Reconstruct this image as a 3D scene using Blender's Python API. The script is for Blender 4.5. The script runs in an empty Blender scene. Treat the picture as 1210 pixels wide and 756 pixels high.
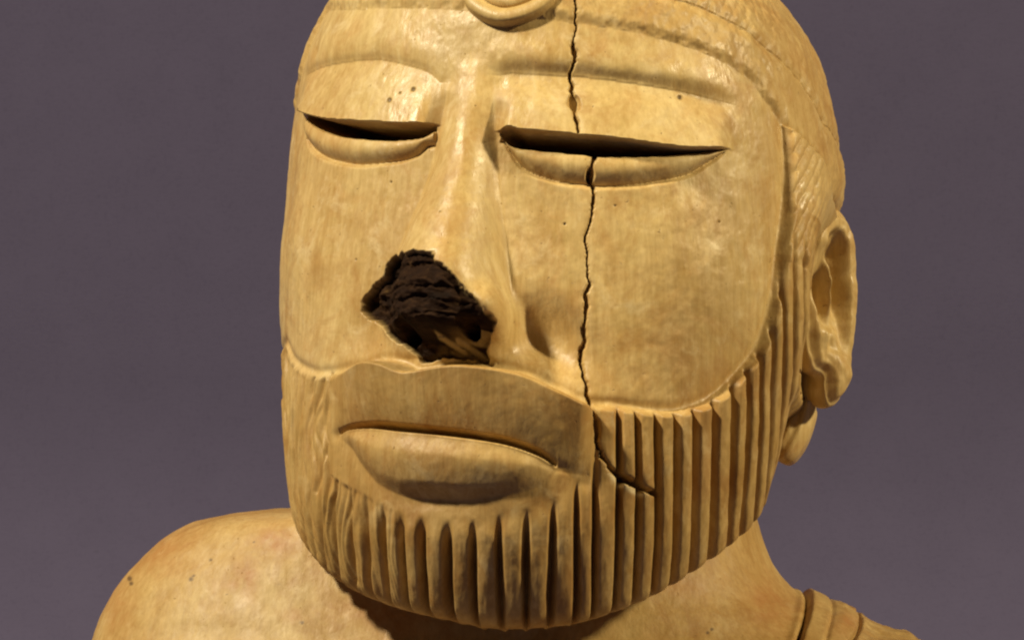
import bpy, math
import numpy as np

# ------------------------------------------------------------------ scale
# One model unit = 12.3 mm (about 100 photo pixels at the depth of the head).
S = 0.0123
ZOFF = 9.0                  # height of the picture's centre above the table, in units
DIST = 50.0                 # camera distance in units (about 0.6 m)

# ------------------------------------------------------------------ camera
scn = bpy.context.scene
cam_d = bpy.data.cameras.new("camera")
cam_d.sensor_width = 36.0
cam_d.lens = 36.0 * DIST / 12.10
cam_d.clip_start = 0.01
cam_d.clip_end = 20.0
cam_o = bpy.data.objects.new("camera", cam_d)
cam_o.location = (0, -DIST * S, ZOFF * S)
cam_o.rotation_euler = (math.radians(90), 0, 0)
scn.collection.objects.link(cam_o)
scn.camera = cam_o

# ------------------------------------------------------------------ world + lamps (studio photograph)
world = bpy.data.worlds.new("World")
scn.world = world
world.use_nodes = True
world.node_tree.nodes["Background"].inputs[0].default_value = (1.0, 0.86, 0.70, 1)
world.node_tree.nodes["Background"].inputs[1].default_value = 0.018


def lamp(name, az, el, dist, size, power, col, target=(0.5, -1.0, 0.0)):
    d = bpy.data.lights.new(name, 'AREA')
    d.shape = 'DISK'
    d.size = size
    d.energy = power
    d.color = col
    o = bpy.data.objects.new(name, d)
    a, e = math.radians(az), math.radians(el)
    t = np.array(target) * S + np.array((0, 0, ZOFF * S))
    v = np.array((math.sin(a) * math.cos(e), -math.cos(a) * math.cos(e), math.sin(e)))
    p = t + v * dist
    o.location = p
    from mathutils import Vector
    o.rotation_euler = Vector(v).to_track_quat('Z', 'Y').to_euler()
    scn.collection.objects.link(o)
    return o


lamp("studio_lamp", -60, 46, 1.25, 0.12, 23.5, (1.0, 0.87, 0.62))
lamp("studio_lamp", 70, 31, 1.15, 0.08, 13.5, (1.0, 0.83, 0.50))

scn.view_settings.view_transform = 'Standard'
scn.view_settings.look = 'None'
scn.view_settings.exposure = 0.0
scn.view_settings.gamma = 1.0
scn.cycles.use_denoising = True
scn.cycles.filter_width = 2.2
scn.cycles.max_bounces = 6


# ------------------------------------------------------------------ numeric helpers
def pchip(xs, ys):
    xs = np.asarray(xs, float); ys = np.asarray(ys, float)
    o = np.argsort(xs); xs = xs[o]; ys = ys[o]
    h = np.diff(xs); d = np.diff(ys) / h
    m = np.zeros(len(xs))
    m[0], m[-1] = d[0], d[-1]
    for i in range(1, len(xs) - 1):
        if d[i - 1] * d[i] > 0:
            w1 = 2 * h[i] + h[i - 1]; w2 = h[i] + 2 * h[i - 1]
            m[i] = (w1 + w2) / (w1 / d[i - 1] + w2 / d[i])

    def f(x):
        x = np.clip(x, xs[0], xs[-1])
        i = np.clip(np.searchsorted(xs, x) - 1, 0, len(xs) - 2)
        t = (x - xs[i]) / h[i]
        t2, t3 = t * t, t * t * t
        return ((2 * t3 - 3 * t2 + 1) * ys[i] + (t3 - 2 * t2 + t) * h[i] * m[i]
                + (-2 * t3 + 3 * t2) * ys[i + 1] + (t3 - t2) * h[i] * m[i + 1])
    return f


def sstep(a, b, x):
    t = np.clip((x - a) / (b - a), 0, 1)
    return t * t * (3 - 2 * t)


def _hash(i, j, k, seed):
    n = (i * 374761393 + j * 668265263 + k * 2147483647 + seed * 974634777) & 0xFFFFFFFF
    n = ((n ^ (n >> 13)) * 1274126177) & 0xFFFFFFFF
    n = n ^ (n >> 16)
    return (n & 0xFFFF) / 65535.0


def vnoise(x, y, z=None, seed=0):
    if z is None:
        z = np.zeros_like(x)
    xi, yi, zi = (np.floor(q).astype(np.int64) for q in (x, y, z))
    fx, fy, fz = x - xi, y - yi, z - zi
    fx, fy, fz = (q * q * (3 - 2 * q) for q in (fx, fy, fz))
    r = 0
    for a in (0, 1):
        for b in (0, 1):
            for c in (0, 1):
                w = (fx if a else 1 - fx) * (fy if b else 1 - fy) * (fz if c else 1 - fz)
                r = r + w * _hash(xi + a, yi + b, zi + c, seed)
    return r * 2 - 1


def fbm(x, y, z=None, seed=0, octaves=4):
    r, a, f = 0, 1.0, 1.0
    for o in range(octaves):
        r = r + a * vnoise(x * f, y * f, None if z is None else z * f, seed + o * 17)
        a *= 0.5; f *= 2.03
    return r


def smooth_poly(pts, n=6):
    """Catmull-Rom through the points (open)."""
    P = np.asarray(pts, float)
    Q = np.vstack([2 * P[0] - P[1], P, 2 * P[-1] - P[-2]])
    out = []
    for i in range(1, len(Q) - 2):
        for t in np.arange(n) / n:
            a, b, c, d = Q[i - 1], Q[i], Q[i + 1], Q[i + 2]
            out.append(0.5 * (2 * b + (c - a) * t + (2 * a - 5 * b + 4 * c - d) * t * t
                              + (3 * b - a - 3 * c + d) * t ** 3))
    out.append(P[-1])
    return np.array(out)


def seg_dist(U, V, P):
    """distance to an open polyline, and the parameter (0..1) of the nearest point"""
    best = np.full(U.shape, 1e9); par = np.zeros(U.shape)
    L = np.concatenate([[0], np.cumsum(np.hypot(*np.diff(P, axis=0).T))])
    for i in range(len(P) - 1):
        a, b = P[i], P[i + 1]
        d = b - a; l2 = max(d @ d, 1e-12)
        t = np.clip(((U - a[0]) * d[0] + (V - a[1]) * d[1]) / l2, 0, 1)
        q = (U - a[0] - t * d[0]) ** 2 + (V - a[1] - t * d[1]) ** 2
        m = q < best
        best = np.where(m, q, best)
        par = np.where(m, (L[i] + t * (L[i + 1] - L[i])) / L[-1], par)
    return np.sqrt(best), par


def poly_sdf(U, V, P):
    """signed distance to a closed polygon, positive inside"""
    best = np.full(U.shape, 1e9); inside = np.zeros(U.shape, bool)
    n = len(P)
    for i in range(n):
        a, b = P[i], P[(i + 1) % n]
        d = b - a; l2 = max(d @ d, 1e-12)
        t = np.clip(((U - a[0]) * d[0] + (V - a[1]) * d[1]) / l2, 0, 1)
        best = np.minimum(best, (U - a[0] - t * d[0]) ** 2 + (V - a[1] - t * d[1]) ** 2)
        c = (a[1] > V) != (b[1] > V)
        if abs(d[1]) > 1e-12:
            inside ^= c & (U < d[0] * (V - a[1]) / d[1] + a[0])
    s = np.sqrt(best)
    return np.where(inside, s, -s)


def near(U, V, P, pad):
    P = np.asarray(P)
    return ((U > P[:, 0].min() - pad) & (U < P[:, 0].max() + pad)
            & (V > P[:, 1].min() - pad) & (V < P[:, 1].max() + pad))


# ------------------------------------------------------------------ head pose and base form
YAW, PITCH, ROLL = math.radians(22), math.radians(10), math.radians(6.5)
H0 = np.array((0.52, 0.0, 0.0))
RREF = 3.2


def rot_matrix():
    c, s = math.cos(-YAW), math.sin(-YAW)
    Rz = np.array(((c, -s, 0), (s, c, 0), (0, 0, 1)))
    c, s = math.cos(-PITCH), math.sin(-PITCH)
    Rx = np.array(((1, 0, 0), (0, c, -s), (0, s, c)))
    c, s = math.cos(ROLL), math.sin(ROLL)
    Ry = np.array(((c, 0, s), (0, 1, 0), (-s, 0, c)))
    return Ry @ Rx @ Rz


RH = rot_matrix()

prof_side = pchip([-4.6, -4.2, -3.7, -3.2, -2.7, -1.74, -.95, .23, 1.25, 1.94, 2.5, 3.28, 3.76, 4.21, 4.6, 4.95, 5.1],
                  [1.6, 1.88, 2.2, 2.48, 2.72, 2.98, 3.12, 3.29, 3.29, 3.25, 3.17, 2.94, 2.62, 2.18, 1.66, .93, .02])
prof_front = pchip([-4.6, -4.2, -3.8, -3.4, -3, -2.5, -2, -1, 0, 1, 2, 2.7, 3.3, 3.8, 4.21, 4.6, 4.95, 5.1],
                   [1.55, 2.15, 2.58, 2.88, 3.07, 3.17, 3.19, 3.18, 3.16, 3.17, 3.2, 3.18, 3.05, 2.8, 2.45, 1.85, 1.0, .02])
prof_back = pchip([-4.6, -3, -2, -1, 0, 1.5, 2.5, 3.2, 3.76, 4.21, 4.6, 4.95, 5.1],
                  [2.2, 2.4, 2.55, 2.75, 2.85, 2.85, 2.65, 2.35, 2.05, 1.7, 1.3, .8, .02])


def base_r(th, c):
    A = prof_side(c)
    B = np.where(np.cos(th) >= 0, prof_front(c), prof_back(c))
    n = 2.15
    behind = sstep(math.radians(73), math.radians(98), np.abs(th)) * sstep(1.95, .7, c)
    return (1 - (.07 + .08 * sstep(-1.1, -.1, c) + .08 * sstep(-.7, -1.0, c)) * behind) * (np.abs(np.sin(th) / A) ** n + np.abs(np.cos(th) / B) ** n) ** (-1 / n)


lean = pchip([-4.6, -2, 0, 1.5, 3, 5.1], [.06, .06, .03, -.04, -.13, -.16])


def head_point(th, c, r):
    p = np.stack([r * np.sin(th) + lean(c), -r * np.cos(th), c + 0 * th], -1)
    return p @ RH.T + H0


def to_px(p):
    k = DIST / (DIST + p[..., 1])
    return np.stack([605 + 100 * p[..., 0] * k, 378 - 100 * p[..., 2] * k], -1)


_gt, _gc = np.meshgrid(np.radians(np.arange(-100, 130, 1.5)), np.arange(-4.5, 4.6, 0.06))


def cast(pts, rfun):
    """photo pixels -> (u, c) on the head's surface: nearest facing sample, then Newton steps"""
    g = to_px(head_point(_gt, _gc, rfun(_gt, _gc)))
    e = 1e-3
    gx = to_px(head_point(_gt + e, _gc, rfun(_gt + e, _gc)))
    gy = to_px(head_point(_gt, _gc + e, rfun(_gt, _gc + e)))
    J = (gx - g)[..., 0] * (gy - g)[..., 1] - (gx - g)[..., 1] * (gy - g)[..., 0]
    back = J > -1e-4 * 1e-3 * 50
    out = []
    for x, y in pts:
        d = (g[..., 0] - x) ** 2 + (g[..., 1] - y) ** 2 + np.where(back, 1e6, 0)
        i = np.unravel_index(np.argmin(d), d.shape)
        t, c = _gt[i], _gc[i]
        for _ in range(6):
            f = lambda a, b: to_px(head_point(np.array(a), np.array(b), rfun(np.array(a), np.array(b))))
            p0 = f(t, c); jt = (f(t + e, c) - p0) / e; jc = (f(t, c + e) - p0) / e
            det = jt[0] * jc[1] - jt[1] * jc[0]
            if abs(det) < 300:
                break
            r = np.array((x, y)) - p0
            dt = (r[0] * jc[1] - r[1] * jc[0]) / det
            dc = (jt[0] * r[1] - jt[1] * r[0]) / det
            t += np.clip(dt, -.03, .03); c += np.clip(dc, -.06, .06)
        out.append((t * RREF, c))
    return np.array(out)


# ---- stage one: the large relief (nose, muzzle, hollows)
def row_c(ys, x):
    return [cast([(x_, y_)], base_r)[0][1] for x_, y_ in zip(x, ys)]


ny = [70, 100, 150, 220, 290, 340, 386, 406, 426]
nx = [570, 567, 562, 553, 546, 541, 538, 534, 532]
nc = row_c(ny, nx)
nose_h = pchip(nc, [0, .05, .18, .38, .64, .80, .76, .25, 0])
nose_w = pchip(nc, [.22, .27, .36, .52, .78, .92, .96, .92, .85])
nose_wr = pchip(nc, [.22, .26, .32, .41, .54, .63, .70, .68, .62])
MUZ = cast([(548, 520)], base_r)[0]
HOL = cast([(644, 400)], base_r)[0]
HOL2 = cast([(430, 400)], base_r)[0]
WING = cast([(593, 372)], base_r)[0]
CHK = cast([(815, 300)], base_r)[0]


def stage1(th, c):
    r = base_r(th, c)
    u = th * RREF
    x = np.clip(np.abs(u) / np.where(u > 0, nose_wr(c), nose_w(c)), 0, 1)
    k = sstep(1.2, -.2, c) * sstep(-.3, .3, u)
    r = r + nose_h(c) * (1 - x ** (2.1 + .2 * k)) ** 1.4
    r = r + 0.17 * np.exp(-((u - MUZ[0]) / 1.15) ** 4 - ((c - MUZ[1]) / .78) ** 2)
    r = r - 0.33 * np.exp(-((u - HOL[0] + .45 * (c - HOL[1])) / .42) ** 2 - ((c - HOL[1]) / .38) ** 2)
    r = r - 0.06 * np.exp(-((u - HOL2[0]) / .35) ** 2 - ((c - HOL2[1]) / .35) ** 2)
    r = r + 0.42 * np.exp(-((u - WING[0]) / .17) ** 2 - ((c - WING[1] + .5 * (u - WING[0])) / .24) ** 2)
    r = r + 0.05 * np.exp(-((np.abs(u) - CHK[0]) / .8) ** 2 - ((c - CHK[1]) / .8) ** 2)
    return r


def C(pts):
    return cast(pts, stage1)


# ---- carved lines taken from the photograph, as positions on the surface
EYES = []
for side in ('l', 'r'):
    if side == 'l':
        crease = [(372, 82), (403, 74), (441, 70), (485, 78), (508, 86), (520, 97)]
        edge = [(358, 127), (371, 136), (403, 144), (452, 147), (485, 149), (515, 148)]
        sbot = [(365, 138), (374, 148), (388, 155), (405, 160), (429, 163), (469, 165), (502, 162), (516, 154)]
        lower = [(360, 150), (363, 168), (373, 180), (396, 190), (429, 194), (462, 191), (492, 183), (505, 173)]
    else:
        crease = [(588, 88), (610, 85), (639, 87), (699, 91), (758, 99), (806, 107), (846, 117), (877, 127)]
        edge = [(592, 156), (604, 153), (619, 157), (659, 160), (687, 163), (731, 167), (766, 172), (790, 175), (858, 176)]
        sbot = [(592, 160), (606, 172), (619, 175), (659, 179), (699, 183), (738, 184), (778, 183), (818, 180), (856, 177)]
        lower = [(596, 168), (604, 181), (616, 197), (639, 208), (671, 216), (699, 219), (738, 219), (778, 214), (814, 206), (838, 192), (858, 178)]
    EYES.append((side, *[C(k) for k in (crease, edge, sbot, lower)]))

FACE_BOT = C([(338, 405), (345, 424), (365, 439), (390, 441), (430, 432), (455, 425), (478, 429), (497, 437),
              (528, 432), (560, 430), (620, 440), (660, 459), (697, 477), (720, 478), (780, 485), (815, 480),
              (845, 465), (870, 440), (890, 415), (905, 380), (912, 350), (918, 300), (925, 250), (926, 200), (923, 152)])
BAND_LO = C([(385, 17), (430, 12), (500, 10), (560, 14), (640, 22), (680, 28), (730, 35), (782, 47), (820, 59), (846, 70),
             (886, 96), (907, 124), (923, 148), (944, 169), (963, 190)])
BAND_HI = C([(798, 0), (820, 6), (854, 22), (886, 41), (920, 70), (942, 94), (960, 123), (978, 152)])
side_line = FACE_BOT[-7:]
left_close = np.stack([-side_line[::-1, 0] * 1.28, side_line[::-1, 1]], -1)
FACE = np.vstack([[[-4.55, -.75], [-3.6, -.80]], smooth_poly(FACE_BOT, 3), BAND_LO[-4::-1] + np.array((0, .25)), [[-4.5, 3.3]], left_close])
PANEL = C([(389, 436), (391, 480), (389, 530), (393, 560), (412, 572), (430, 580), (452, 594), (480, 606), (512, 613), (545, 616),
           (580, 612), (620, 602), (650, 592), (672, 572), (690, 560), (694, 478), (690, 440), (660, 420), (560, 385), (455, 375), (389, 400)])
MOUTH = C([(402, 514), (420, 508), (445, 506), (480, 509), (530, 514), (590, 523), (635, 538), (657, 552)])
LIPBOT = C([(402, 517), (418, 530), (432, 551), (452, 574), (490, 588), (540, 591), (600, 586), (640, 574), (657, 556)])
CRACK = [C(k) for k in (
    [(680, -6), (679, 30), (676, 50), (679, 70), (673, 88), (677, 108), (679, 130), (682, 160)],
    [(705, 186), (699, 198), (697, 214), (702, 226), (701, 242), (696, 265), (693, 285), (696, 308), (694, 340),
     (690, 380), (688, 420), (690, 450), (697, 480), (702, 508), (705, 528), (712, 548)],
    [(708, 542), (718, 556), (726, 560), (738, 566), (750, 573), (760, 580), (772, 584)])]
CHIP = C([(716, 553), (728, 558), (738, 563), (748, 570), (758, 579), (750, 581), (740, 574), (730, 570), (722, 563)])
BREAK = C([(468, 300), (489, 293), (515, 298), (526, 315), (548, 335), (565, 357), (582, 370), (588, 392), (580, 408),
           (578, 427), (540, 424), (497, 428), (475, 409), (452, 387), (423, 371), (430, 352), (452, 325), (458, 308)])
NOSTRIL = [C([(476, 390)])[0], C([(551, 383)])[0]]
SPLINTER = [C([(515, 395), (530, 405), (545, 413)]), C([(540, 402), (560, 415), (577, 427)])]
EARHOLE = C([(945, 440), (975, 440), (975, 477), (945, 477)])
SPOTS = [(C([p])[0], r) for p, r in (((491, 107), .028), ((467, 121), .024), ((477, 112), .012), ((421, 307), .014),
                                     ((805, 115), .035), ((667, 265), .016), ((727, 243), .012), ((700, 128), .010),
                                     ((850, 262), .012), ((520, 250), .010), ((462, 215), .010), ((370, 245), .012))]
# dark channels of the beard, as azimuths about the vertical through the beard
BC = H0 + RH @ np.array((0, 0, -2.2))


def azimuth(p):
    dx, dy = p[..., 0] - BC[0], -(p[..., 1] - BC[1])
    az = np.arctan2(dx, dy)
    # in front the channels run down in parallel; round the jaw they follow its curve
    w = .7 * sstep(math.radians(78), math.radians(50), np.abs(az))
    return az * (1 - w) + w * np.arcsin(np.clip(dx / 3.05, -1, 1))


_ch = ([(x, 655) for x in (398, 418, 437, 458, 479, 503, 532, 562, 591, 622, 651, 680, 700)]
       + [(x, 540) for x in (729, 750, 773, 794, 816, 838, 858, 874)]
       )
_cu = C(_ch)
CHAN = azimuth(head_point(_cu[:, 0] / RREF, _cu[:, 1], stage1(_cu[:, 0] / RREF, _cu[:, 1])))
CHAN = np.maximum.accumulate(CHAN + np.arange(len(CHAN)) * 1e-5)
_d = math.radians(4.6)
CHAN = np.concatenate([CHAN[0] - _d * np.arange(22, 0, -1), CHAN, CHAN[-1] + math.radians(4.0) * np.arange(1, 26)])

# lower edge of beard / hair all round the head
edge_c = pchip(np.radians([-180, -150, -110, -90, -70, -50, -30, -12, 0, 12, 30, 50, 70, 90, 110, 150, 180]),
               [-2.0, -1.9, -1.7, -1.95, -2.5, -3.12, -3.58, -3.80, -3.87, -3.92, -3.82, -3.44, -2.72, -1.9, -1.5, -1.9, -2.0])


# ------------------------------------------------------------------ materials
def new_mat(name):
    m = bpy.data.materials.new(name)
    m.use_nodes = True
    nt = m.node_tree
    nt.nodes.clear()
    out = nt.nodes.new('ShaderNodeOutputMaterial')
    b = nt.nodes.new('ShaderNodeBsdfPrincipled')
    nt.links.new(b.outputs[0], out.inputs[0])
    return m, nt, b


class NB:
    def __init__(self, nt):
        self.nt = nt

    def n(self, t, **kw):
        o = self.nt.nodes.new(t)
        for k, v in kw.items():
            setattr(o, k, v)
        return o

    def l(self, a, b):
        self.nt.links.new(a, b)

    def coord(self, scale):
        tc = self.n('ShaderNodeTexCoord')
        mp = self.n('ShaderNodeMapping')
        mp.inputs['Scale'].default_value = scale
        self.l(tc.outputs['Object'], mp.inputs[0])
        return mp.outputs[0]

    def noise(self, scale, size=1.0, detail=4, rough=0.55, dist=0.0):
        x = self.n('ShaderNodeTexNoise')
        x.inputs['Scale'].default_value = size
        x.inputs['Detail'].default_value = detail
        x.inputs['Roughness'].default_value = rough
        x.inputs['Distortion'].default_value = dist
        self.l(self.coord(scale), x.inputs['Vector'])
        return x.outputs['Fac']

    def ramp(self, fac, stops):
        r = self.n('ShaderNodeValToRGB')
        e = r.color_ramp.elements
        while len(e) < len(stops):
            e.new(0.5)
        for q, (p, c) in zip(e, stops):
            q.position = p
            q.color = (*c, 1) if len(c) == 3 else c
        self.l(fac, r.inputs[0])
        return r.outputs[0]

    def mix(self, fac, a, b, blend='MIX'):
        m = self.n('ShaderNodeMix', data_type='RGBA', blend_type=blend)
        for sock, v in ((m.inputs[0], fac), (m.inputs[6], a), (m.inputs[7], b)):
            if hasattr(v, 'is_linked'):
                self.l(v, sock)
            elif isinstance(v, (int, float)):
                sock.default_value = v
            else:
                sock.default_value = (*v, 1)
        return m.outputs[2]

    def math(self, op, a, b=0.0, c=0.0):
        m = self.n('ShaderNodeMath', operation=op)
        for sock, v in zip(m.inputs, (a, b, c)):
            if hasattr(v, 'is_linked'):
                self.l(v, sock)
            else:
                sock.default_value = v
        return m.outputs[0]


K = 1.0 / S


def stone_material():
    m, nt, b = new_mat("polished_steatite")
    q = NB(nt)
    big = q.noise((K * .55, K * .55, K * .45), 1, 5, .6, .4)
    col = q.ramp(big, [(.30, (.40, .245, .068)), (.45, (.52, .36, .12)), (.58, (.61, .46, .18)), (.72, (.72, .59, .30))])
    cloud = q.noise((K * .28, K * .28, K * .22), 1, 5, .6, .6)
    col = q.mix(q.ramp(cloud, [(.46, (0, 0, 0)), (.66, (.5, .5, .5))]), col, (.44, .25, .075))
    streak = q.noise((K * 5.5, K * 5.5, K * .7), 1, 4, .6, .3)
    col = q.mix(.30, col, q.ramp(streak, [(.35, (.40, .24, .085)), (.65, (.72, .53, .26))]))
    blot = q.noise((K * 1.6, K * 1.6, K * 1.6), 1, 6, .68, .8)
    col = q.mix(q.ramp(blot, [(.50, (0, 0, 0)), (.70, (.65, .65, .65))]), col, (.43, .22, .055))
    grain = q.noise((K * 18, K * 18, K * 1.5), 1, 5, .65, .2)
    col = q.mix(.22, col, q.ramp(grain, [(.35, (.28, .16, .052)), (.65, (.74, .57, .29))]))
    stain = q.noise((K * .9, K * .9, K * .6), 1, 8, .72, 1.2)
    col = q.mix(q.ramp(stain, [(.50, (0, 0, 0)), (.66, (.7, .7, .7))]), col, (.37, .20, .058))
    pale = q.noise((K * 2.3, K * 2.3, K * 2.0), 1, 7, .7, .5)
    col = q.mix(q.ramp(pale, [(.55, (0, 0, 0)), (.72, (.6, .6, .6))]), col, (.74, .60, .34))
    pit = q.noise((K * 16, K * 16, K * 16), 1, 3, .6)
    col = q.mix(q.ramp(pit, [(.24, (.75, .75, .75)), (.31, (0, 0, 0))]), col, (.24, .13, .035))
    at = q.n('ShaderNodeAttribute', attribute_name='marks')
    sep = q.n('ShaderNodeSeparateColor')
    q.l(at.outputs['Color'], sep.inputs[0])
    bn = q.noise((K * 3, K * 3, K * 9), 1, 6, .7, .6)
    brk = q.ramp(bn, [(.35, (.010, .005, .003)), (.52, (.022, .010, .005)), (.66, (.048, .024, .010)), (.80, (.17, .10, .03))])
    patina_shade = q.math('MULTIPLY', at.outputs['Alpha'], q.ramp(q.noise((K * 1.2, K * 1.2, K * .8), 1, 5, .6, .3), [(.25, (.45, .45, .45)), (.7, (1, 1, 1))]))  # browner matte stone; on beard and lip it also paints in shade
    col = q.mix(patina_shade, col, q.mix(1.0, col, (.70, .60, .42), 'MULTIPLY'))
    col = q.mix(sep.outputs[0], col, brk)
    st = q.n('ShaderNodeAttribute', attribute_name='stain')
    sf = q.math('MULTIPLY', st.outputs['Fac'], q.ramp(q.noise((K * 4, K * 4, K * 4), 1, 6, .7, .5), [(.32, (.25, .25, .25)), (.56, (1, 1, 1))]))
    col = q.mix(sf, col, (.36, .145, .035))
    col = q.mix(sep.outputs[1], col, (.05, .025, .012))
    col = q.mix(sep.outputs[2], col, (.78, .64, .36))
    q.l(col, b.inputs['Base Color'])
    rn = q.noise((K * 3.2, K * 3.2, K * 2.2), 1, 8, .75)
    rough = q.ramp(rn, [(.36, (.29, .29, .29)), (.62, (.58, .58, .58))])
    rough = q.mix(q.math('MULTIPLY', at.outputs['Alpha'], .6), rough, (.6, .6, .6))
    rough = q.mix(sep.outputs[0], rough, (.8, .8, .8))
    q.l(rough, b.inputs['Roughness'])
    q.l(q.math('MULTIPLY_ADD', sep.outputs[0], -.30, .38), b.inputs['Specular IOR Level'])
    fine = q.noise((K * 9, K * 9, K * 5), 1, 6, .68)
    scr = q.noise((K * 26, K * 26, K * 1.6), 1, 3, .6)
    low = q.noise((K * 2.4, K * 2.4, K * 2.4), 1, 3, .5)
    hsum = q.math('ADD', q.math('MULTIPLY', fine, .16), q.math('ADD', q.math('MULTIPLY', scr, .16), q.math('MULTIPLY', low, .4)))
    hsum = q.math('SUBTRACT', hsum, q.math('MULTIPLY', q.ramp(pit, [(.24, (1, 1, 1)), (.31, (0, 0, 0))]), .25))
    bp = q.n('ShaderNodeBump')
    bp.inputs['Strength'].default_value = .55
    bp.inputs['Distance'].default_value = .045 * S
    q.l(hsum, bp.inputs['Height'])
    q.l(bp.outputs[0], b.inputs['Normal'])
    return m


def cloth_material():
    m, nt, b = new_mat("grey_violet_backdrop_cloth")
    q = NB(nt)
    col = q.ramp(q.noise((9, 9, 9), 1, 5, .6), [(.3, (.053, .048, .088)), (.7, (.063, .057, .103))])
    sp = q.noise((260, 260, 260), 1, 2, .5)
    col = q.mix(q.ramp(sp, [(.20, (.7, .7, .7)), (.25, (0, 0, 0))]), col, (.03, .027, .045))
    mott = q.noise((70, 70, 70), 1, 4, .7)
    col = q.mix(.38, col, q.ramp(mott, [(.3, (.047, .041, .078)), (.7, (.070, .062, .112))]))
    warp = q.noise((1500, 1500, 700), 1, 2, .5)
    weft = q.noise((700, 1500, 1500), 1, 2, .5)
    weave = q.math('ADD', warp, weft)
    col = q.mix(q.ramp(weave, [(.0, (0, 0, 0)), (1.0, (.45, .45, .45))]), col, (.086, .077, .135))
    q.l(col, b.inputs['Base Color'])
    b.inputs['Roughness'].default_value = .95
    b.inputs['Specular IOR Level'].default_value = .1
    bp = q.n('ShaderNodeBump')
    bp.inputs['Strength'].default_value = .04
    bp.inputs['Distance'].default_value = .0006
    q.l(weave, bp.inputs['Height'])
    q.l(bp.outputs[0], b.inputs['Normal'])
    return m


STONE = stone_material()
CLOTH = cloth_material()


# ------------------------------------------------------------------ mesh output
def link_mesh(name, verts, faces, mat, parent=None, normals=None, marks=None):
    """verts in model units (picture centre = origin); faces as an (n, 4) or (n, 3) array"""
    me = bpy.data.meshes.new(name)
    v = (np.asarray(verts, float) + np.array((0, 0, ZOFF))) * S
    f = np.asarray(faces, np.int32)
    k = f.shape[1]
    me.vertices.add(len(v))
    me.vertices.foreach_set('co', v.astype(np.float32).ravel())
    me.loops.add(f.size)
    me.loops.foreach_set('vertex_index', f.ravel())
    me.polygons.add(len(f))
    me.polygons.foreach_set('loop_start', np.arange(0, f.size, k, dtype=np.int32))
    me.polygons.foreach_set('loop_total', np.full(len(f), k, np.int32))
    me.update(calc_edges=True)
    me.polygons.foreach_set('use_smooth', np.ones(len(f), bool))
    if marks is not None:
        a = me.attributes.new('marks', 'FLOAT_COLOR', 'POINT')
        c = np.zeros((len(v), 4), np.float32)
        mk = np.asarray(marks)
        c[:, :min(mk.shape[1], 4)] = mk[:, :4]
        a.data.foreach_set('color', c.ravel())
        if mk.shape[1] > 4:
            sa = me.attributes.new('stain', 'FLOAT', 'POINT')
            sa.data.foreach_set('value', mk[:, 4].astype(np.float32).copy())
    if normals is not None:
        me.normals_split_custom_set_from_vertices(np.asarray(normals, np.float32))
    me.materials.append(mat)
    o = bpy.data.objects.new(name, me)
    scn.collection.objects.link(o)
    if parent is not None:
        o.parent = parent
    return o


def grid_faces(nr, nc, closed):
    i = np.arange(nr - 1)[:, None]
    j = np.arange(nc if closed else nc - 1)[None, :]
    j2 = (j + 1) % nc
    return np.stack([i * nc + j + 0 * i, i * nc + j2 + 0 * i, (i + 1) * nc + j2, (i + 1) * nc + j], -1)


def grid_normals(P, F):
    n = np.zeros_like(P)
    a, b, c, d = (P[F[:, k]] for k in range(4))
    fn = np.cross(c - a, d - b)
    for k in range(4):
        for q in range(3):
            n[:, q] += np.bincount(F[:, k], fn[:, q], len(P))
    return n / np.maximum(np.linalg.norm(n, axis=1, keepdims=True), 1e-12)


def sub_mesh(name, P, F, N, M, sel, parent, mat=None):
    f = F[sel]
    if len(f) == 0:
        return None
    used, inv = np.unique(f.ravel(), return_inverse=True)
    return link_mesh(name, P[used], inv.reshape(f.shape), mat or STONE, parent, N[used], M[used])


# ------------------------------------------------------------------ backdrop (a cloth sweep under and behind)
def build_backdrop():
    prof = [(-90, -9.0), (-40, -9.0), (-20, -9.0), (0, -9.0), (14, -9.0)]
    for a in np.linspace(0, 90, 14)[1:]:
        r = math.radians(a)
        prof.append((14 + 8 * math.sin(r), -9.0 + 8 * (1 - math.cos(r))))
    prof += [(22, 6), (22, 16), (22, 30), (22, 60)]
    prof = np.array(prof)
    xs = np.linspace(-110, 110, 120)
    V = np.array([(x, y + .10 * math.sin(x * .37 + z * .1) * (1 if z > -5 else 0), z) for y, z in prof for x in xs])
    F = grid_faces(len(prof), len(xs), False).reshape(-1, 4)
    o = link_mesh('backdrop', V, F, CLOTH)
    o['kind'] = 'structure'
    o['label'] = 'plain grey violet cloth backdrop behind the stone bust'
    return o


build_backdrop()

# ------------------------------------------------------------------ the bust
bust = bpy.data.objects.new('stone_bust', None)
scn.collection.objects.link(bust)
bust['label'] = 'carved yellowish stone bust of a bearded man with cracked face and broken nose'
bust['category'] = 'statue'


def components(K):
    """connected pieces of equal keys on a grid whose columns wrap round; returns piece numbers"""
    nr, ncol = K.shape
    par = []

    def find(a):
        while par[a] != a:
            par[a] = par[par[a]]
            a = par[a]
        return a
    lab = np.zeros(K.shape, np.int64)
    for r in range(nr):
        row = K[r]
        st = np.concatenate([[0], np.nonzero(np.diff(row))[0] + 1])
        ids = np.arange(len(par), len(par) + len(st))
        par.extend(ids.tolist())
        lab[r] = np.repeat(ids, np.diff(np.concatenate([st, [ncol]])))
        if row[0] == row[-1]:
            par[find(int(ids[-1]))] = find(int(ids[0]))
        if r:
            m = row == K[r - 1]
            pr = np.unique(np.stack([lab[r][m], lab[r - 1][m]], -1), axis=0)
            for a, b in pr:
                a, b = find(int(a)), find(int(b))
                if a != b:
                    par[a] = b
    root = np.array([find(i) for i in range(len(par))])
    return root[lab]


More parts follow.
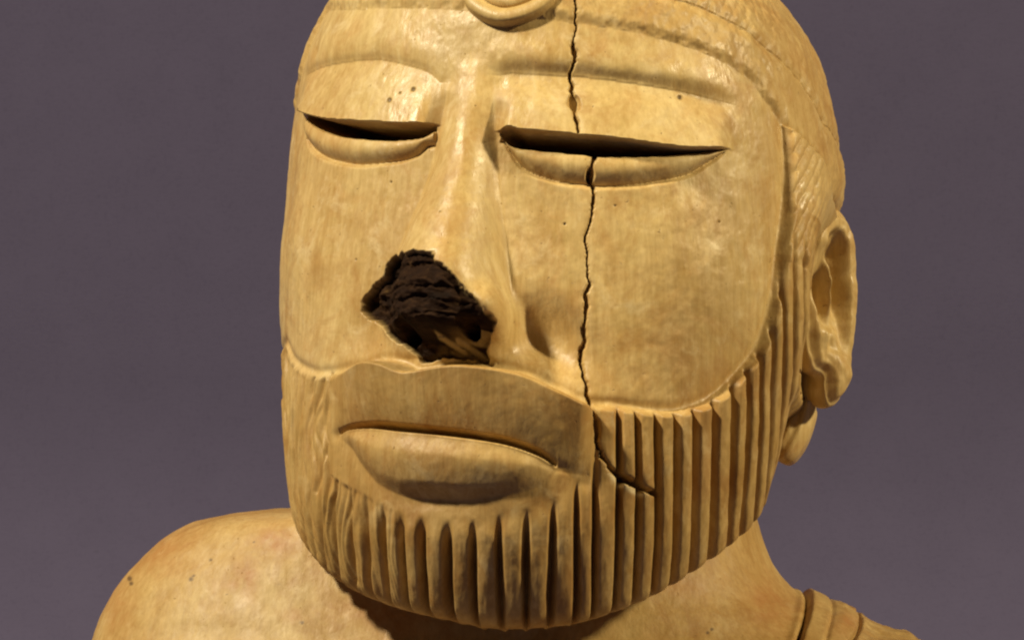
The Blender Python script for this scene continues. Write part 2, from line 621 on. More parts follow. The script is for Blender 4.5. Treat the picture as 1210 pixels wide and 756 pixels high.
def tidy(K, small=400):
    """give every key one connected piece: lesser pieces join the key beside them"""
    for _ in range(6):
        L = components(K)
        ids, inv, cnt = np.unique(L.ravel(), return_inverse=True, return_counts=True)
        key_of = np.zeros(len(ids), np.int64); key_of[inv] = K.ravel()
        main = {}
        for i in np.argsort(cnt):
            main[key_of[i]] = i
        bad = [i for i in range(len(ids)) if main[key_of[i]] != i or cnt[i] < small]
        if not bad:
            break
        inv2 = inv.reshape(K.shape)
        badm = np.isin(inv2, bad)
        for _k in range(400):
            if not badm.any():
                break
            for ax, sh in ((1, 1), (1, -1), (0, 1), (0, -1)):
                nk, nb = np.roll(K, sh, ax), np.roll(badm, sh, ax)
                take = badm & ~nb
                K = np.where(take, nk, K)
                badm = badm & ~take
    return K


def build_head():
    dv = 0.0115
    tv = np.radians(np.arange(-82, 112, math.degrees(dv / 3.15)))
    tb = np.radians(np.linspace(112, 278, 130))[:-1]
    T = np.concatenate([tv, tb])
    T = np.where(T > math.pi, T - 2 * math.pi, T)
    nc = len(T)
    eb = edge_c(T) - .035 * np.cos(np.clip(T * 1.2, -math.pi / 2, math.pi / 2))
    ctop = 4.1
    nmain = int((ctop + 3.9) / dv)
    sf = np.linspace(0, 1, nmain)
    Cm = eb[None, :] + (ctop - eb[None, :]) * sf[:, None]
    cd = np.concatenate([np.linspace(ctop, 4.9, 22)[1:], 4.9 + .2 * np.sin(np.linspace(0, math.pi / 2, 10))[1:]])
    Ct = np.repeat(cd[:, None], nc, 1)
    Cc = np.vstack([Cm, Ct])
    TH = np.repeat(T[None, :], len(Cc), 0)
    U, V = (TH * RREF), Cc
    R = stage1(TH, Cc)
    base_w = head_point(TH, Cc, R)
    D = np.zeros_like(R)
    M = np.zeros(R.shape + (4,), np.float32)
    reg = np.full(R.shape, 'face', dtype='<U14')

    # --- face outline, head band, hair
    df = poly_sdf(U, V, FACE)
    ulo = np.concatenate([[-12], -BAND_LO[::-1, 0][:5], BAND_LO[:, 0], [5.0, 12]])
    vlo = np.concatenate([[1.2], BAND_LO[::-1, 1][:5], BAND_LO[:, 1], [1.55, 1.2]])
    o = np.argsort(ulo); ulo, vlo = ulo[o], vlo[o]
    VL = pchip(ulo, vlo)(U)
    whi = BAND_HI[:, 1] - pchip(ulo, vlo)(BAND_HI[:, 0])
    wf = pchip(np.concatenate([[-12, -1.0], BAND_HI[:, 0], [12]]), np.concatenate([[.55, .62], whi, [whi[-1]]]))
    VU = VL + wf(U)
    band = (V > VL) & (V < VU)
    below = (df < 0) & (V < VL) & ((V < 1.2) | (np.abs(TH) > math.radians(58)))
    sideu = np.abs(TH)
    hairm = (~band) & (((V > VU)) | ((df < 0) & (V < VL) & (sideu > math.radians(62)) & (V > .55)))
    beardm = below & ~hairm
    reg[band] = 'headband'
    reg[hairm] = 'hair'
    reg[beardm] = 'beard'
    n_mid = fbm(U * 2.2, V * 2.2, seed=3)
    n_fine = fbm(U * 9, V * 7, seed=5, octaves=3)

    # band: a flat strip standing proud, a little worn
    bd = np.minimum(V - VL, VU - V)
    D += np.where(band, .05 * sstep(-.02, .15, bd + .006 * n_fine) + .006 * n_fine, 0)
    D += np.where((V > VL) & ~band, .02 + .02 * sstep(0, .1, V - VU) + .006 * n_fine, 0)
    # hair beside the face and on the crown: combed strands
    ph = (U * 1.0 - .55 * np.clip(V - .5, 0, 3)) * 7.5 + 1.1 * fbm(U * .9, V * .5, seed=9, octaves=2)
    strand = np.abs(np.sin(math.pi * ph)) ** .8
    side_h = hairm & (V < VL)
    amt = .055 * sstep(0, .05, -df)
    D += np.where(side_h, amt * .6 * sstep(.45, .9, V) - .035 * (1 - strand) * sstep(0, .1, -df) * sstep(.35, .9, V) * sstep(1.5, 1.25, sideu) + .008 * n_fine * sstep(1.6, 1.3, sideu), 0)
    D += np.where(hairm & (V > VU), -.008 * (1 - np.abs(np.sin(math.pi * ph * .7))) , 0)

    # beard ledge along the cheek
    dl = df + .012 * n_fine
    lat0 = np.degrees(azimuth(base_w))
    ledge = np.interp(lat0, [-75, -48, -30, 0, 60, 90], [.02, .03, .08, .085, .105, .08])
    D += np.where(below, ledge * sstep(0, .085, -dl), 0)
    D -= .028 * np.exp(-((df - .03) / .05) ** 2) * sstep(1.7, 1.1, V) * (np.abs(TH) < 1.5)
    # ragged bright border on the right cheek: small nicks where strands start
    # --- beard channels
    az = azimuth(base_w)
    wob = .0035 * fbm(az * 14, V * 1.1, seed=21, octaves=3)
    fi = np.interp(az + wob, CHAN, np.arange(len(CHAN)))
    idx = np.floor(fi).astype(int)
    f = fi - idx                                    # 0 and 1 are channel bottoms
    jit = np.array([(_hash(np.int64(k), np.int64(7), np.int64(3), 5)) for k in range(len(CHAN) + 1)])[np.clip(idx, 0, len(CHAN))]
    e = np.minimum(f, 1 - f)
    wch = np.interp(lat0, [-40, -10, 12, 30], [.30, .18, .18, .25]) + .06 * jit
    prof = sstep(0, 1, np.clip(e / wch, 0, 1)) ** .62        # steep channel, rounded bar
    crown = 1 - .22 * (np.abs(f - .5) * 2) ** 2
    dp = poly_sdf(U, V, PANEL)
    lat = np.degrees(az)
    depth = np.interp(lat, [-75, -50, -38, -27, -18, 10, 25, 50, 62, 75, 100], [.03, .05, .09, .14, .17, .175, .175, .16, .13, .09, .06])
    depth = depth * (1 + .55 * sstep(-2.6, -3.6, V)) * (1 + .18 * fbm(fi * .7, V * 1.2, seed=31, octaves=2))
    fm = np.where(beardm | side_h, sstep(-.02, .26, -dp) * sstep(.01, .10, -df) * sstep(1.1, .4, V), 0)
    D += fm * (depth * (prof * crown - 1) + .25 * depth)
    D += fm * .008 * fbm(fi * 2.5, V * 3.0, seed=35, octaves=3) * sstep(-45, -20, lat)
    # thin untidy strands at the statue's right jaw
    lm = np.where(beardm, sstep(.02, .10, -df) * sstep(0, .06, -dp) * sstep(-22, -42, lat), 0)
    sp = U * 5.2 + .9 * fbm(U * 1.3, V * .8, seed=41, octaves=3) - .35 * np.minimum(V + 2.4, 0)
    D += lm * (-.085 * np.abs(np.cos(math.pi * sp)) ** 3 * (.4 + .6 * vnoise(U * 2, V * 1.4, seed=43)) - .02 * np.abs(np.cos(math.pi * sp * 2.3)) ** 4)
    # vertical cut that closes the shaven upper lip at its left side
    cl = smooth_poly(C([(391, 443), (390, 470), (391, 500), (388, 525), (380, 555), (375, 580)]), 4)
    m = near(U, V, cl, .2)
    dd, pp = seg_dist(U[m], V[m], cl)
    D[m] -= .045 * np.exp(-(dd / .030) ** 2) * (1 - .5 * pp)
    # upper lip panel: its right edge is a clean arris against the first channel
    inp = dp > 0
    reg[inp & (V < 0) & (df < 0)] = 'upper_lip'

    M[..., 3] = np.where(V < 1.2, sstep(.0, .10, -df) * (.75 + .25 * sstep(-.6, .6, n_mid)), 0) + np.where(band | (V > VU), .35, 0)  # alpha: brown rough-cut stone, deepened to put shade contrast into the colour
    # --- lips
    us = MOUTH[:, 0]
    VM = pchip(us, MOUTH[:, 1])(U)
    VB = pchip(LIPBOT[:, 0], LIPBOT[:, 1])(U)
    u0, u1 = LIPBOT[0, 0], LIPBOT[-1, 0]
    ins = (U > u0) & (U < u1)
    w = np.clip((U - u0) / (u1 - u0), 0, 1)
    tap = np.clip(4 * w * (1 - w), 0, 1) ** .45
    tt = np.clip((V - VB) / np.maximum(VM - VB, .02), 0, 1)
    mid = np.exp(-((w - .52) / .24) ** 2)
    lip = ins & (V > VB) & (V < VM)
    D += np.where(lip, -.09 * mid * (1 - sstep(0, .25, tt)) + .15 * np.sin(math.pi / 2 * np.clip(tt / .62, 0, 1)) ** (1.3 - .6 * mid) * (1 - .35 * sstep(.6, .93, tt)) * tap * sstep(-.02, .2, w) * sstep(1.02, .86, w) - .36 * sstep(.94, 1.0, tt) * tap, 0)
    up = ins & (V >= VM)
    D += np.where(up, (-.10 * np.exp(-((V - VM) / .16)) - .18 * sstep(.075, .03, V - VM)) * tap, 0)
    cornfade = np.exp(-((U - u0) / .12) ** 2 - ((V - MOUTH[0, 1]) / .06) ** 2) + np.exp(-((U - u1) / .12) ** 2 - ((V - MOUTH[-1, 1]) / .05) ** 2)
    D -= .03 * cornfade
    un = (V < VB) & (U > u0 - .1) & (U < u1 + .1)
    D -= np.where(un, .09 * mid * np.exp(-((VB - V) / .16) ** 2), 0)
    D += np.where((V > VM - .05) & (df < 0) & (V < 0), .36 * np.clip((V - VM + .05) / .75, 0, 1.1) * sstep(PANEL[0, 0] - .1, PANEL[0, 0] + 1.0, U) * sstep(-.15, .12, dp) * sstep(0, .12, -df), 0)
    reg[lip] = 'lower_lip'

    # --- eyes
    for side, cr, ed, sb, lw in EYES:
        um0 = min(ed[0, 0], lw[0, 0]); um1 = max(ed[-1, 0], lw[-1, 0])
        box = (U > um0 - .5) & (U < um1 + .5) & (V > 0.6) & (V < 3.0)
        u, v = U[box], V[box]
        Ve = pchip(ed[:, 0], ed[:, 1])(u)
        Vc = pchip(cr[:, 0], cr[:, 1])(u)
        Vs = np.minimum(pchip(sb[:, 0], sb[:, 1])(u), Ve - .004)
        Vl = np.minimum(pchip(lw[:, 0], lw[:, 1])(u), Vs - .01)
        s0, s1 = sb[0, 0], sb[-1, 0]
        wr = np.clip((u - s0) / (s1 - s0), 0, 1)
        rng = (u > s0) & (u < s1)
        d = np.zeros_like(u)
        # lid: hollow under the crease, swelling to the rim
        ends = sstep(um0 - .10, um0 + .14, u) * sstep(um1 + .12, um1 - .2, u)
        t = np.clip((v - Ve) / np.maximum(Vc - Ve, .05), 0, 1)
        lidm = (v >= Ve) & (v <= Vc)
        if side == 'r':
            lid = .18 * (1 - t) ** 1.3 - .06 * np.exp(-((1 - t) / .34) ** 2)
            brow = -.06 * np.exp(-((v - Vc) / .10) ** 2)
        else:
            lid = .165 * (1 - t) ** 1.2 * sstep(-3.05, -2.4, u) ** .6 - .025 * np.exp(-((1 - t) / .25) ** 2)
            brow = -.025 * np.exp(-((v - Vc) / .06) ** 2)
        ends2 = sstep(um0 - .35, um0 + .2, u) * sstep(um1 + .35, um1 - .35, u)
        em = ends * (1 - t) + ends2 * t
        d += np.where(lidm, lid, 0) * em
        d += np.where(v > Vc, brow + .03 * np.exp(-((v - Vc - .22) / .2) ** 2), 0) * ends2
        # rim underside and the deep empty slit
        lipw = .10 * ends
        below_rim = v < Ve
        open_ = np.clip((Ve - Vs) / .10, 0, 1)
        fl = -1.35 * open_ * np.clip(4 * wr * (1 - wr), 0, 1) ** .3
        rim_w = .045
        q1 = sstep(0, rim_w, Ve - v)
        slit = below_rim & (v > Vs) & rng
        d = np.where(slit, .18 * ends * (1 - q1) + fl * q1, d)
        # lower lid
        lowm = (v <= Vs) & (v > Vl) & rng
        tl = np.clip((Vs - v) / np.maximum(Vs - Vl, .03), 0, 1)
        lowd = .02 + .045 * np.sin(math.pi * np.clip(tl, 0, 1)) - .085 * tl ** 3
        edge_in = np.where(fl < -.02, sstep(0, .025, Vs - v), 1)
        d = np.where(lowm, fl * (1 - edge_in) * .6 + lowd * edge_in, d)
        under = (v <= Vl)
        fade = sstep(s0 - .05, s0 + .15, u) * sstep(s1 + .05, s1 - .15, u)
        d += np.where(under, -.050 * np.exp(-((Vl - v) / .028) ** 2) * fade, 0)
        d += np.where(below_rim & ~slit & ~lowm & ~rng, .10 * np.exp(-((Ve - v) / .05) ** 2) * ends * .5, 0)
        D[box] += d
        r = reg[box]
        r[lidm & (u > um0 - .02) & (u < um1 + .02)] = 'upper_lid_' + side
        r[slit] = 'eye_' + side
        r[lowm] = 'lower_lid_' + side
        reg[box] = r

    # --- nose: region, broken tip, nostrils, splinters
    nz = (np.abs(U) < nose_w(V) * .95) & (V < nc_top) & (V > nc_bot) & (df > 0) & (reg == 'face')
    reg[nz] = 'nose'
    m = near(U, V, BREAK, .4)
    u, v = U[m], V[m]
    rag = .035 * fbm(u * 7, v * 7, seed=51, octaves=4)
    db = poly_sdf(u, v, BREAK) + rag
    inb = sstep(0, .05, db)
    led = fbm(u * 2.2 + .4 * v, v * 5.5, seed=53, octaves=5)
    steps = np.floor((v + .10 * led) * 6.0) / 6.0 - v
    rough = .055 * led + .12 * (steps + .08) + .025 * fbm(u * 11, v * 14, seed=55, octaves=3)
    D[m] += inb * (-.11 + rough * sstep(0, .12, db))
    lower_right = sstep(.0, .5, (u - NOSTRIL[1][0]) * .9 + (NOSTRIL[1][1] - v) * 1.1 + .22) * (v < NOSTRIL[1][1] - .02)
    brkc = inb * (1 - .4 * lower_right * sstep(-.2, .5, .4 + fbm(u * 6, v * 9, seed=57, octaves=3)))
    M[m, 0] = brkc
    rr = reg[m]; rr[db > .01] = 'break'; reg[m] = rr
    for (a, b), rad in zip(NOSTRIL, (.13, .105)):
        dd = np.hypot(U - a, (V - b) * .85)
        D -= .38 * sstep(rad, rad * .55, dd)
        M[..., 0] = np.maximum(M[..., 0], sstep(rad * 1.1, rad * .8, dd))
    for P in SPLINTER:
        m = near(U, V, P, .2)
        dd, pp = seg_dist(U[m], V[m], P)
        D[m] += .02 * sstep(.035, .01, dd)
        dd2, _ = seg_dist(U[m], V[m] + .045, P + np.array((.03, 0)))
        D[m] -= .03 * sstep(.035, .01, dd2)
        M[m, 0] *= 1 - .4 * sstep(.05, .01, dd)
        M[m, 2] = np.maximum(M[m, 2], .12 * sstep(.04, .02, dd))
    # pale bruised stone round the break
    # --- crack through forehead, eye, cheek and beard
    for P, wd, dep in zip(CRACK, (.021, .020, .030), (.12, .12, .16)):
        Q = smooth_poly(P, 4)
        m = near(U, V, Q, .3)
        u, v = U[m], V[m]
        ju = .022 * fbm(u * 4, v * 8, seed=61, octaves=4)
        dd, pp = seg_dist(u + ju, v + ju * .3, Q)
        ww = wd * (1 + np.clip(.8 * fbm(v * 3.5, u * 3.5, seed=63, octaves=4), -.45, 1.3))
        ww = ww * (1 + 1.6 * sstep(.45, .8, vnoise(u * 1.5 + 4, v * 3.2, seed=67)))
        D[m] -= dep * sstep(1.1, .35, dd / ww)
        D[m] -= .012 * np.exp(-(dd / .05) ** 2)
    m = near(U, V, CHIP, .2)
    dc = poly_sdf(U[m], V[m], CHIP) + .02 * fbm(U[m] * 12, V[m] * 12, seed=65)
    D[m] -= .30 * sstep(-.005, .03, dc)
    rim = np.exp(-((dc + .035) / .03) ** 2) * (V[m] < np.interp(U[m], CHIP[:5, 0], CHIP[:5, 1]) - .07)
    M[m, 2] = np.maximum(M[m, 2], .8 * rim)
    # widening of the crack below the eye
    hole = C([(697, 207)])[0]
    dd = np.hypot((U - hole[0]), (V - hole[1]) * .5)
    D -= .13 * sstep(.05, .03, dd)
    # --- recess under the ear
    m = near(U, V, EARHOLE, .4)
    D[m] -= .42 * sstep(-.02, .05, poly_sdf(U[m], V[m], EARHOLE))
    # pin holes and stains
    for (a, b), rad in SPOTS:
        m = (np.abs(U - a) < .2) & (np.abs(V - b) < .2)
        dd = np.hypot(U[m] - a, V[m] - b) * (1 + .3 * n_fine[m])
        M[m, 1] = np.maximum(M[m, 1], .8 * sstep(rad * 1.2, rad * .4, dd))
        D[m] -= .02 * sstep(rad * 1.2, rad * .4, dd)
    # old bruises and unevenness of the hand-worked surface
    D += .006 * n_mid + .0035 * n_fine
    for (x, y), s, a in (((531, 108), .10, .03), ((590, 118), .10, .02), ((845, 190), .14, .012), ((375, 60), .1, -.03), ((440, 428), .12, .02)):
        c0 = C([(x, y)])[0]
        D += a * np.exp(-((U - c0[0]) ** 2 + (V - c0[1]) ** 2) / s ** 2)

    # --- rounded lower edge, then the underside back to the neck
    R = R + D
    hgt = Cc - eb[None, :]
    rb = .13
    k = np.clip(hgt / rb, 0, 1)
    R = R - np.where(hgt < rb, rb * (1 - np.sqrt(1 - (1 - k) ** 2)), 0)
    nun = 26
    q = np.linspace(0, 1, nun + 1)[1:, None]
    Ru = R[0][None, :] * (1 - q) + 1.0 * q
    Cu = eb[None, :] + .55 * q ** 1.6 - .02 * np.sin(math.pi * q)
    Rall = np.vstack([Ru[::-1], R])
    Call = np.vstack([Cu[::-1], Cc])
    Tall = np.repeat(T[None, :], len(Rall), 0)
    P = head_point(Tall, Call, Rall).reshape(-1, 3)
    F = grid_faces(len(Rall), nc, True).reshape(-1, 4)
    N = grid_normals(P, F)
    Mall = np.vstack([np.zeros((nun, nc, 4), np.float32) + np.array((0, 0, 0, .8), np.float32), M]).reshape(-1, 4)  # underside takes the same browner, shade-deepened tone as the beard
    regu = np.where(np.abs(T) < math.radians(85), 'beard_under', 'hair').astype('<U14')
    RG = np.vstack([np.repeat(regu[None, :], nun, 0), reg])
    IDX = np.vstack([np.repeat(idx[:1], nun, 0), idx])
    G = RG[:-1].copy()
    names, keys = np.unique(G, return_inverse=True)
    keys = keys.reshape(G.shape).astype(np.int64)
    kb = int(np.where(names == 'beard')[0][0])
    keys = np.where(keys == kb, 1000 + IDX[:-1], keys)
    keys = tidy(keys)
    fr = np.where(keys.reshape(-1) >= 1000, 'beard', names[np.minimum(keys.reshape(-1), len(names) - 1)])
    fidx = keys.reshape(-1) - 1000

    face = sub_mesh('face', P, F, N, Mall, fr == 'face', bust)
    nose = sub_mesh('nose', P, F, N, Mall, fr == 'nose', bust)
    b = sub_mesh('broken_nose_surface', P, F, N, Mall, fr == 'break', nose)
    b['label'] = 'dark rough break where the nose tip is missing'
    for sd in 'lr':
        eye = sub_mesh('eye_socket', P, F, N, Mall, fr == 'eye_' + sd, bust)
        sub_mesh('upper_eyelid', P, F, N, Mall, fr == 'upper_lid_' + sd, eye)
        sub_mesh('lower_eyelid', P, F, N, Mall, fr == 'lower_lid_' + sd, eye)
    sub_mesh('upper_lip', P, F, N, Mall, fr == 'upper_lip', bust)
    sub_mesh('lower_lip', P, F, N, Mall, fr == 'lower_lip', bust)
    bnd = sub_mesh('headband', P, F, N, Mall, fr == 'headband', bust)
    sub_mesh('hair', P, F, N, Mall, fr == 'hair', bust)
    beard = sub_mesh('beard', P, F, N, Mall, fr == 'beard_under', bust)
    bm = fr == 'beard'
    for k in np.unique(fidx[bm]):
        sub_mesh('beard_strand', P, F, N, Mall, bm & (fidx == k), beard)
    return bnd


nc_top, nc_bot = max(nc[1:3]), min(nc[6:8])
headband = build_head()


# --- round ornament on the front of the band
def build_ornament(parent):
    c = C([(606, -20)])[0]
    th, cc = c[0] / RREF, c[1]
    e = .02
    g = lambda a, b: head_point(np.array(a), np.array(b), stage1(np.array(a), np.array(b)))
    p0 = g(th, cc); tx = g(th + e, cc) - p0; ty = g(th, cc + e) - p0
    tx /= np.linalg.norm(tx); n = np.cross(tx, ty); n /= np.linalg.norm(n)
    if n[1] > 0:
        n = -n
    ty = np.cross(n, tx)

    def lathe(name, prof, par):
        k = 96
        a = np.linspace(0, 2 * math.pi, k, endpoint=False)
        V = []
        for r, h in prof:
            rr = r * (1 + .012 * np.sin(3 * a + 1) + .008 * np.sin(7 * a))
            V.append(p0 + np.outer(rr * np.cos(a), tx) + np.outer(rr * np.sin(a) * .93, ty)
                     + np.outer(h - .055 * (rr * np.cos(a)) ** 2 - .02 * rr ** 2, n))
        V = np.concatenate(V)
        F = grid_faces(len(prof), k, True).reshape(-1, 4)
        link_mesh(name, V, F, STONE, par, grid_normals(V, F), np.zeros((len(V), 3), np.float32))
    lathe('ornament_ring', [(.60, -.1), (.60, .07), (.59, .10), (.57, .12), (.53, .13), (.48, .128), (.44, .11), (.41, .085), (.395, .05)], parent)
    lathe('ornament_disc', [(.40, .0), (.385, .06), (.36, .09), (.31, .105), (.2, .115), (.1, .12), (.001, .12)], parent)


build_ornament(headband)


# --- ear
def build_ear():
    org = np.array(((945 - 605) / 100, -.70, (378 - 365) / 100))
    e1 = np.array((.70, .71, 0)); e1 /= np.linalg.norm(e1)
    e2 = np.array((-.02, 0.05, 1.0)); e2 /= np.linalg.norm(e2)
    nn = np.cross(e1, e2); nn /= np.linalg.norm(nn)
    if nn[1] > 0:
        nn = -nn
    out_px = [(946, 312), (950, 282), (960, 262), (974, 252), (988, 251), (999, 262), (1006, 288), (1008, 325), (1007, 360),
              (1003, 395), (997, 430), (989, 458), (979, 473), (969, 476), (964, 462), (962, 440), (952, 432), (947, 410), (945, 375), (945, 345)]
    loc = np.array([((x - 945) / 100 / e1[0], (365 - y) / 100) for x, y in out_px])
    loc = np.vstack([loc, loc[:1]])
    L = smooth_poly(loc, 8)[:-1]
    cen = np.array((.50, .02))
    k = len(L)
    rad = np.linspace(0, 1, 64)
    PQ = cen + rad[:, None, None] * (L[None] - cen)
    p, q = PQ[..., 0], PQ[..., 1]
    s = -poly_sdf(p, q, L) * -1
    h = .10 * sstep(.0, .10, s) - .13 * sstep(.17, .30, s) * sstep(-.75, -.25, q)
    # two hollows with a ridge between them, front fold, lobe
    px = lambda x, y: ((x - 945) / 100 / e1[0], (365 - y) / 100)

    def dent(x, y, sx, sy, a, rot=0.0):
        c = px(x, y)
        dx, dy = p - c[0], q - c[1]
        return a * np.exp(-((dx + rot * dy) / sx) ** 2 - (dy / sy) ** 2)
    h = h + dent(960, 345, .11, .26, -.32, .1) + dent(980, 328, .10, .32, -.30, .15)
    h = h + dent(969, 335, .05, .34, .20, .12) + dent(966, 395, .16, .10, .10) + dent(976, 410, .13, .16, .06)
    h = h + dent(978, 445, .2, .24, .09) + dent(986, 300, .08, .14, -.10) + dent(990, 350, .07, .45, .05)
    h = h + .02 * fbm(p * 5, q * 5, seed=71, octaves=3)
    W = org + p[..., None] * e1 + q[..., None] * e2 + (h + .04)[..., None] * nn
    # thickness: the rim turns over and runs back to the head
    rows = [W]
    rim = W[-1]
    outd = (L - cen); outd /= np.linalg.norm(outd, axis=1, keepdims=True)
    for a in np.linspace(15, 180, 8):
        r = math.radians(a)
        rows.append((rim + (outd[:, :1] * e1 + outd[:, 1:] * e2) * .05 * math.sin(r) - nn * .12 * (1 - math.cos(r)))[None])
    back = org + (cen[0] + .82 * (L[:, :1] - cen[0])) * e1 + (cen[1] + .82 * (L[:, 1:] - cen[1])) * e2 - nn * .55
    rows.append(back[None])
    V = np.concatenate(rows)
    F = grid_faces(len(V), k, True).reshape(-1, 4)
    V = V.reshape(-1, 3)
    N = grid_normals(V, F)
    fc = V.mean(0)
    if ((N[:k * 20] @ nn).mean()) < 0:
        F = F[:, ::-1]; N = -N
    link_mesh('ear', V, F, STONE, bust, N, np.zeros((len(V), 3), np.float32))


build_ear()


# --- tied lock of hair below the ear
def build_lock():
    pts = np.array([(964, 476), (961, 492), (953, 514), (943, 531), (932, 541)])
    rad = [.20, .21, .21, .20, .12]
    spine = np.stack([(pts[:, 0] - 605) / 100 - .18, np.array([.1, .0, -.1, -.15, -.15]), (378 - pts[:, 1]) / 100], -1)
    sp = smooth_poly(spine, 8)
    rr = pchip(np.arange(5), rad)(np.linspace(0, 4, len(sp)))
    rings = []
    k = 48
    a = np.linspace(0, 2 * math.pi, k, endpoint=False)
    n = len(sp)
    ends = np.concatenate([np.sin(np.linspace(0.02, 1, 6) * math.pi / 2), np.ones(n - 12), np.sin(np.linspace(1, 0.02, 6) * math.pi / 2) ** .7])
    for i in range(n):
        t = sp[min(i + 1, n - 1)] - sp[max(i - 1, 0)]; t /= np.linalg.norm(t)
        x = np.cross(t, (0, 1, 0)); x /= np.linalg.norm(x); y = np.cross(x, t)
        r = rr[i] * ends[i] * (1 + .05 * np.cos(9 * a))
        rings.append(sp[i] + np.outer(r * np.cos(a), x) + np.outer(1.6 * r * np.sin(a), y))
    V = np.concatenate(rings)
    F = grid_faces(n, k, True).reshape(-1, 4)
    N = grid_normals(V, F)
    if ((V - V.mean(0)) * N).sum(1).mean() < 0:
        F = F[:, ::-1]; N = -N
    link_mesh('hair_lock', V, F, STONE, bust, N, np.zeros((len(V), 3), np.float32))


build_lock()


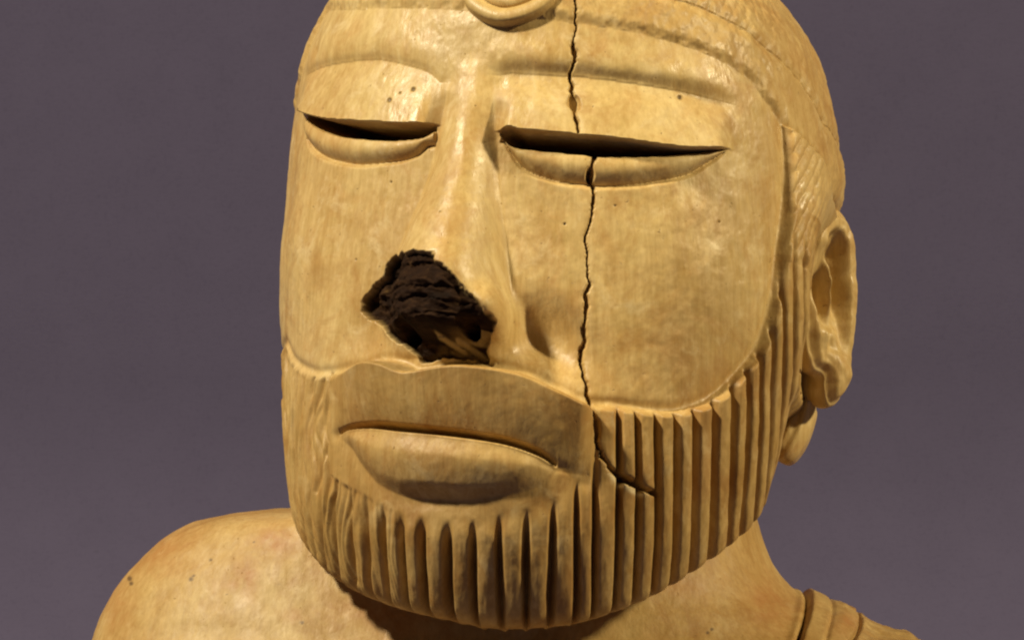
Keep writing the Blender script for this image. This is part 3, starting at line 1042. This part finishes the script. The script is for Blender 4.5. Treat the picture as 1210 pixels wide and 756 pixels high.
# --- neck, shoulders, chest and the robe over the statue's left shoulder
def build_torso():
    #        z      xl     xr    yf    yb
    rows = [(-1.0, -1.55, 2.72, -1.0, 2.0),
            (-1.8, -1.70, 2.82, -1.3, 2.1),
            (-2.15, -1.95, 2.88, -1.25, 2.2),
            (-2.24, -2.45, 2.89, -1.45, 2.2),
            (-2.27, -2.95, 2.90, -1.47, 2.2),
            (-2.31, -3.35, 2.90, -1.5, 2.2),
            (-2.39, -3.75, 2.92, -1.5, 2.2),
            (-2.58, -4.12, 2.97, -1.55, 2.2),
            (-2.88, -4.46, 3.09, -1.7, 2.25),
            (-3.22, -4.74, 3.38, -1.85, 2.3),
            (-3.40, -4.84, 3.66, -1.95, 2.3),
            (-3.60, -4.93, 4.02, -2.05, 2.35),
            (-3.80, -5.00, 4.48, -2.2, 2.4),
            (-4.15, -5.10, 5.05, -2.45, 2.5),
            (-5.0, -5.20, 5.75, -3.0, 2.6),
            (-7.0, -5.10, 5.80, -3.6, 2.7),
            (-8.6, -4.95, 5.60, -3.6, 2.7),
            (-8.99, -4.85, 5.50, -3.5, 2.6)]
    A = np.array(rows)
    seg = np.concatenate([[0], np.cumsum(np.hypot(np.diff(A[:, 0]), np.maximum(np.abs(np.diff(A[:, 1])), np.abs(np.diff(A[:, 2]))))) ])
    nr = 520
    # finer rows where the camera looks
    t0 = np.interp(-3.9, -np.abs(A[:, 0])[::-1], seg[::-1]) if False else seg[13]
    tt = np.concatenate([np.linspace(0, t0, 400), np.linspace(t0, seg[-1], 70)[1:]])
    z, xl, xr, yf, yb = (pchip(seg, A[:, i])(tt) for i in range(5))
    k1 = 620
    a = np.concatenate([np.linspace(-100, 100, k1), np.linspace(100, 260, 90)[1:-1]])
    a = np.radians(a)                       # 0 = front, + = viewer's right
    sn, cs = np.sin(a), np.cos(a)
    n = 2.25
    sx = np.sign(sn) * np.abs(sn) ** (2 / n)
    cy = np.sign(cs) * np.abs(cs) ** (2 / n)
    xc = (xl + xr) / 2
    # the neck stays round while the shoulder spreads: centre of the front bulge near the neck axis
    X = np.where(sx[None] >= 0, .5 + sx[None] * (xr - .5)[:, None], .5 + sx[None] * (.5 - xl)[:, None])
    yc = .45
    Y = np.where(cy[None] >= 0, yc - cy[None] * (yc - yf)[:, None], yc - cy[None] * (yb - yc)[:, None])
    Z = np.repeat(z[:, None], len(a), 1)
    P = np.stack([X, Y, Z], -1)
    F = grid_faces(len(tt), len(a), True).reshape(-1, 4)
    N0 = grid_normals(P.reshape(-1, 3), F)
    if (N0.reshape(P.shape)[200, len(a) // 2 - 100] @ np.array((0, -1, 0))) < 0:
        F = F[:, ::-1]; N0 = -N0
    N0 = N0.reshape(P.shape)
    # robe edge
    dz = Z + 3.2
    xb = 3.50 + .43 * dz - .06 * dz ** 2
    g = (X - xb) * .92
    rag = .012 * fbm(X * 5, Z * 5, Y * 5, seed=81, octaves=3)
    robe = (g > 0) & (Z < -2.9)
    H = np.where(robe, .13 * sstep(0, .03, g) - .16 * np.exp(-(g / .03) ** 2), 0)
    H += np.where(robe, -.035 * np.exp(-((g - .30) / .028) ** 2) + .02 * sstep(0, .3, g), 0)
    fold = np.sin((g - .12 * Z) * 7 + 2.2 * fbm(X * .8, Z * .8, Y * .8, seed=83, octaves=2))
    H += np.where(robe, (.035 * fold + .05 * fbm(X * 2.2, Z * 2.2, Y * 2.2, seed=85)) * sstep(.32, .5, g), 0)
    H -= np.where(robe, .09 * np.exp(-((g - .62 - .15 * np.sin(Z * 5)) / .03) ** 2) * sstep(-3.4, -3.55, Z), 0)
    H += .012 * fbm(X * 1.1, Z * 1.1, Y * 1.1, seed=87) + .004 * fbm(X * 6, Z * 6, Y * 6, seed=88, octaves=3)
    H += np.where(~robe & (Z < -2), .035 * np.exp(-((g + .06) / .05) ** 2), 0)
    # faint vertical tool marks below the beard
    sc = np.exp(-((X + 2.2) / .9) ** 2) * (Z < -2.3) * (Y < .5)
    H += sc * .004 * fbm(X * 9, Z * 1.2, seed=89, octaves=3)
    P = P + H[..., None] * N0
    M = np.zeros(P.shape[:-1] + (5,), np.float32)
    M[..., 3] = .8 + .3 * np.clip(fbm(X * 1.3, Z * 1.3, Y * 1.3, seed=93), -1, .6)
    px = to_px(P)
    for x, y, r in ((249, 661, 2.0), (226, 684, 2.4), (229, 680, 1.6), (153, 683, 2.4), (155, 689, 1.8), (836, 747, 2.4), (841, 743, 2.0), (357, 735, 2.6), (300, 640, 1.2), (268, 702, 1.0), (330, 690, 1.1), (190, 720, .9)):
        d = np.hypot(px[..., 0] - x, px[..., 1] - y) / 100
        d = np.where(Y < .6, d, 9)
        M[..., 1] = np.maximum(M[..., 1], .75 * sstep(r / 100 * 1.3, r / 100 * .5, d * (1 + .3 * fbm(X * 12, Z * 12, seed=91, octaves=2))))
    for x, y, rx, ry, k in ((325, 637, 26, 16, .8), (292, 682, 12, 24, .75), (283, 692, 20, 8, .7), (188, 650, 50, 30, .5), (140, 715, 20, 45, .45),
                            (450, 725, 60, 30, .4), (905, 712, 30, 25, .6), (800, 690, 40, 14, .4), (345, 728, 12, 8, .6), (1000, 735, 14, 12, .7)):
        d = ((px[..., 0] - x) / rx) ** 2 + ((px[..., 1] - y) / ry) ** 2
        M[..., 4] = np.maximum(M[..., 4], np.where(Y < .8, k * np.exp(-d * (1 + .4 * fbm(X * 4, Z * 4, seed=95, octaves=2))), 0))
    P = P.reshape(-1, 3); M = M.reshape(-1, 5)
    N = grid_normals(P, F)
    rf = robe[:-1].reshape(-1)
    torso = sub_mesh('torso', P, F, N, M, ~rf, bust)
    sub_mesh('robe', P, F, N, M, rf, bust)
    # closed foot of the bust
    nr_, nc_ = len(tt), len(a)
    ring = P[(nr_ - 1) * nc_:]
    inner = ring * np.array((.02, .02, 1)) + np.array((.4, .05, 0))
    V = np.concatenate([ring, inner])
    Fb = grid_faces(2, nc_, True).reshape(-1, 4)
    link_mesh('base_underside', V, Fb, STONE, bust, None, np.zeros((len(V), 3), np.float32))


build_torso()
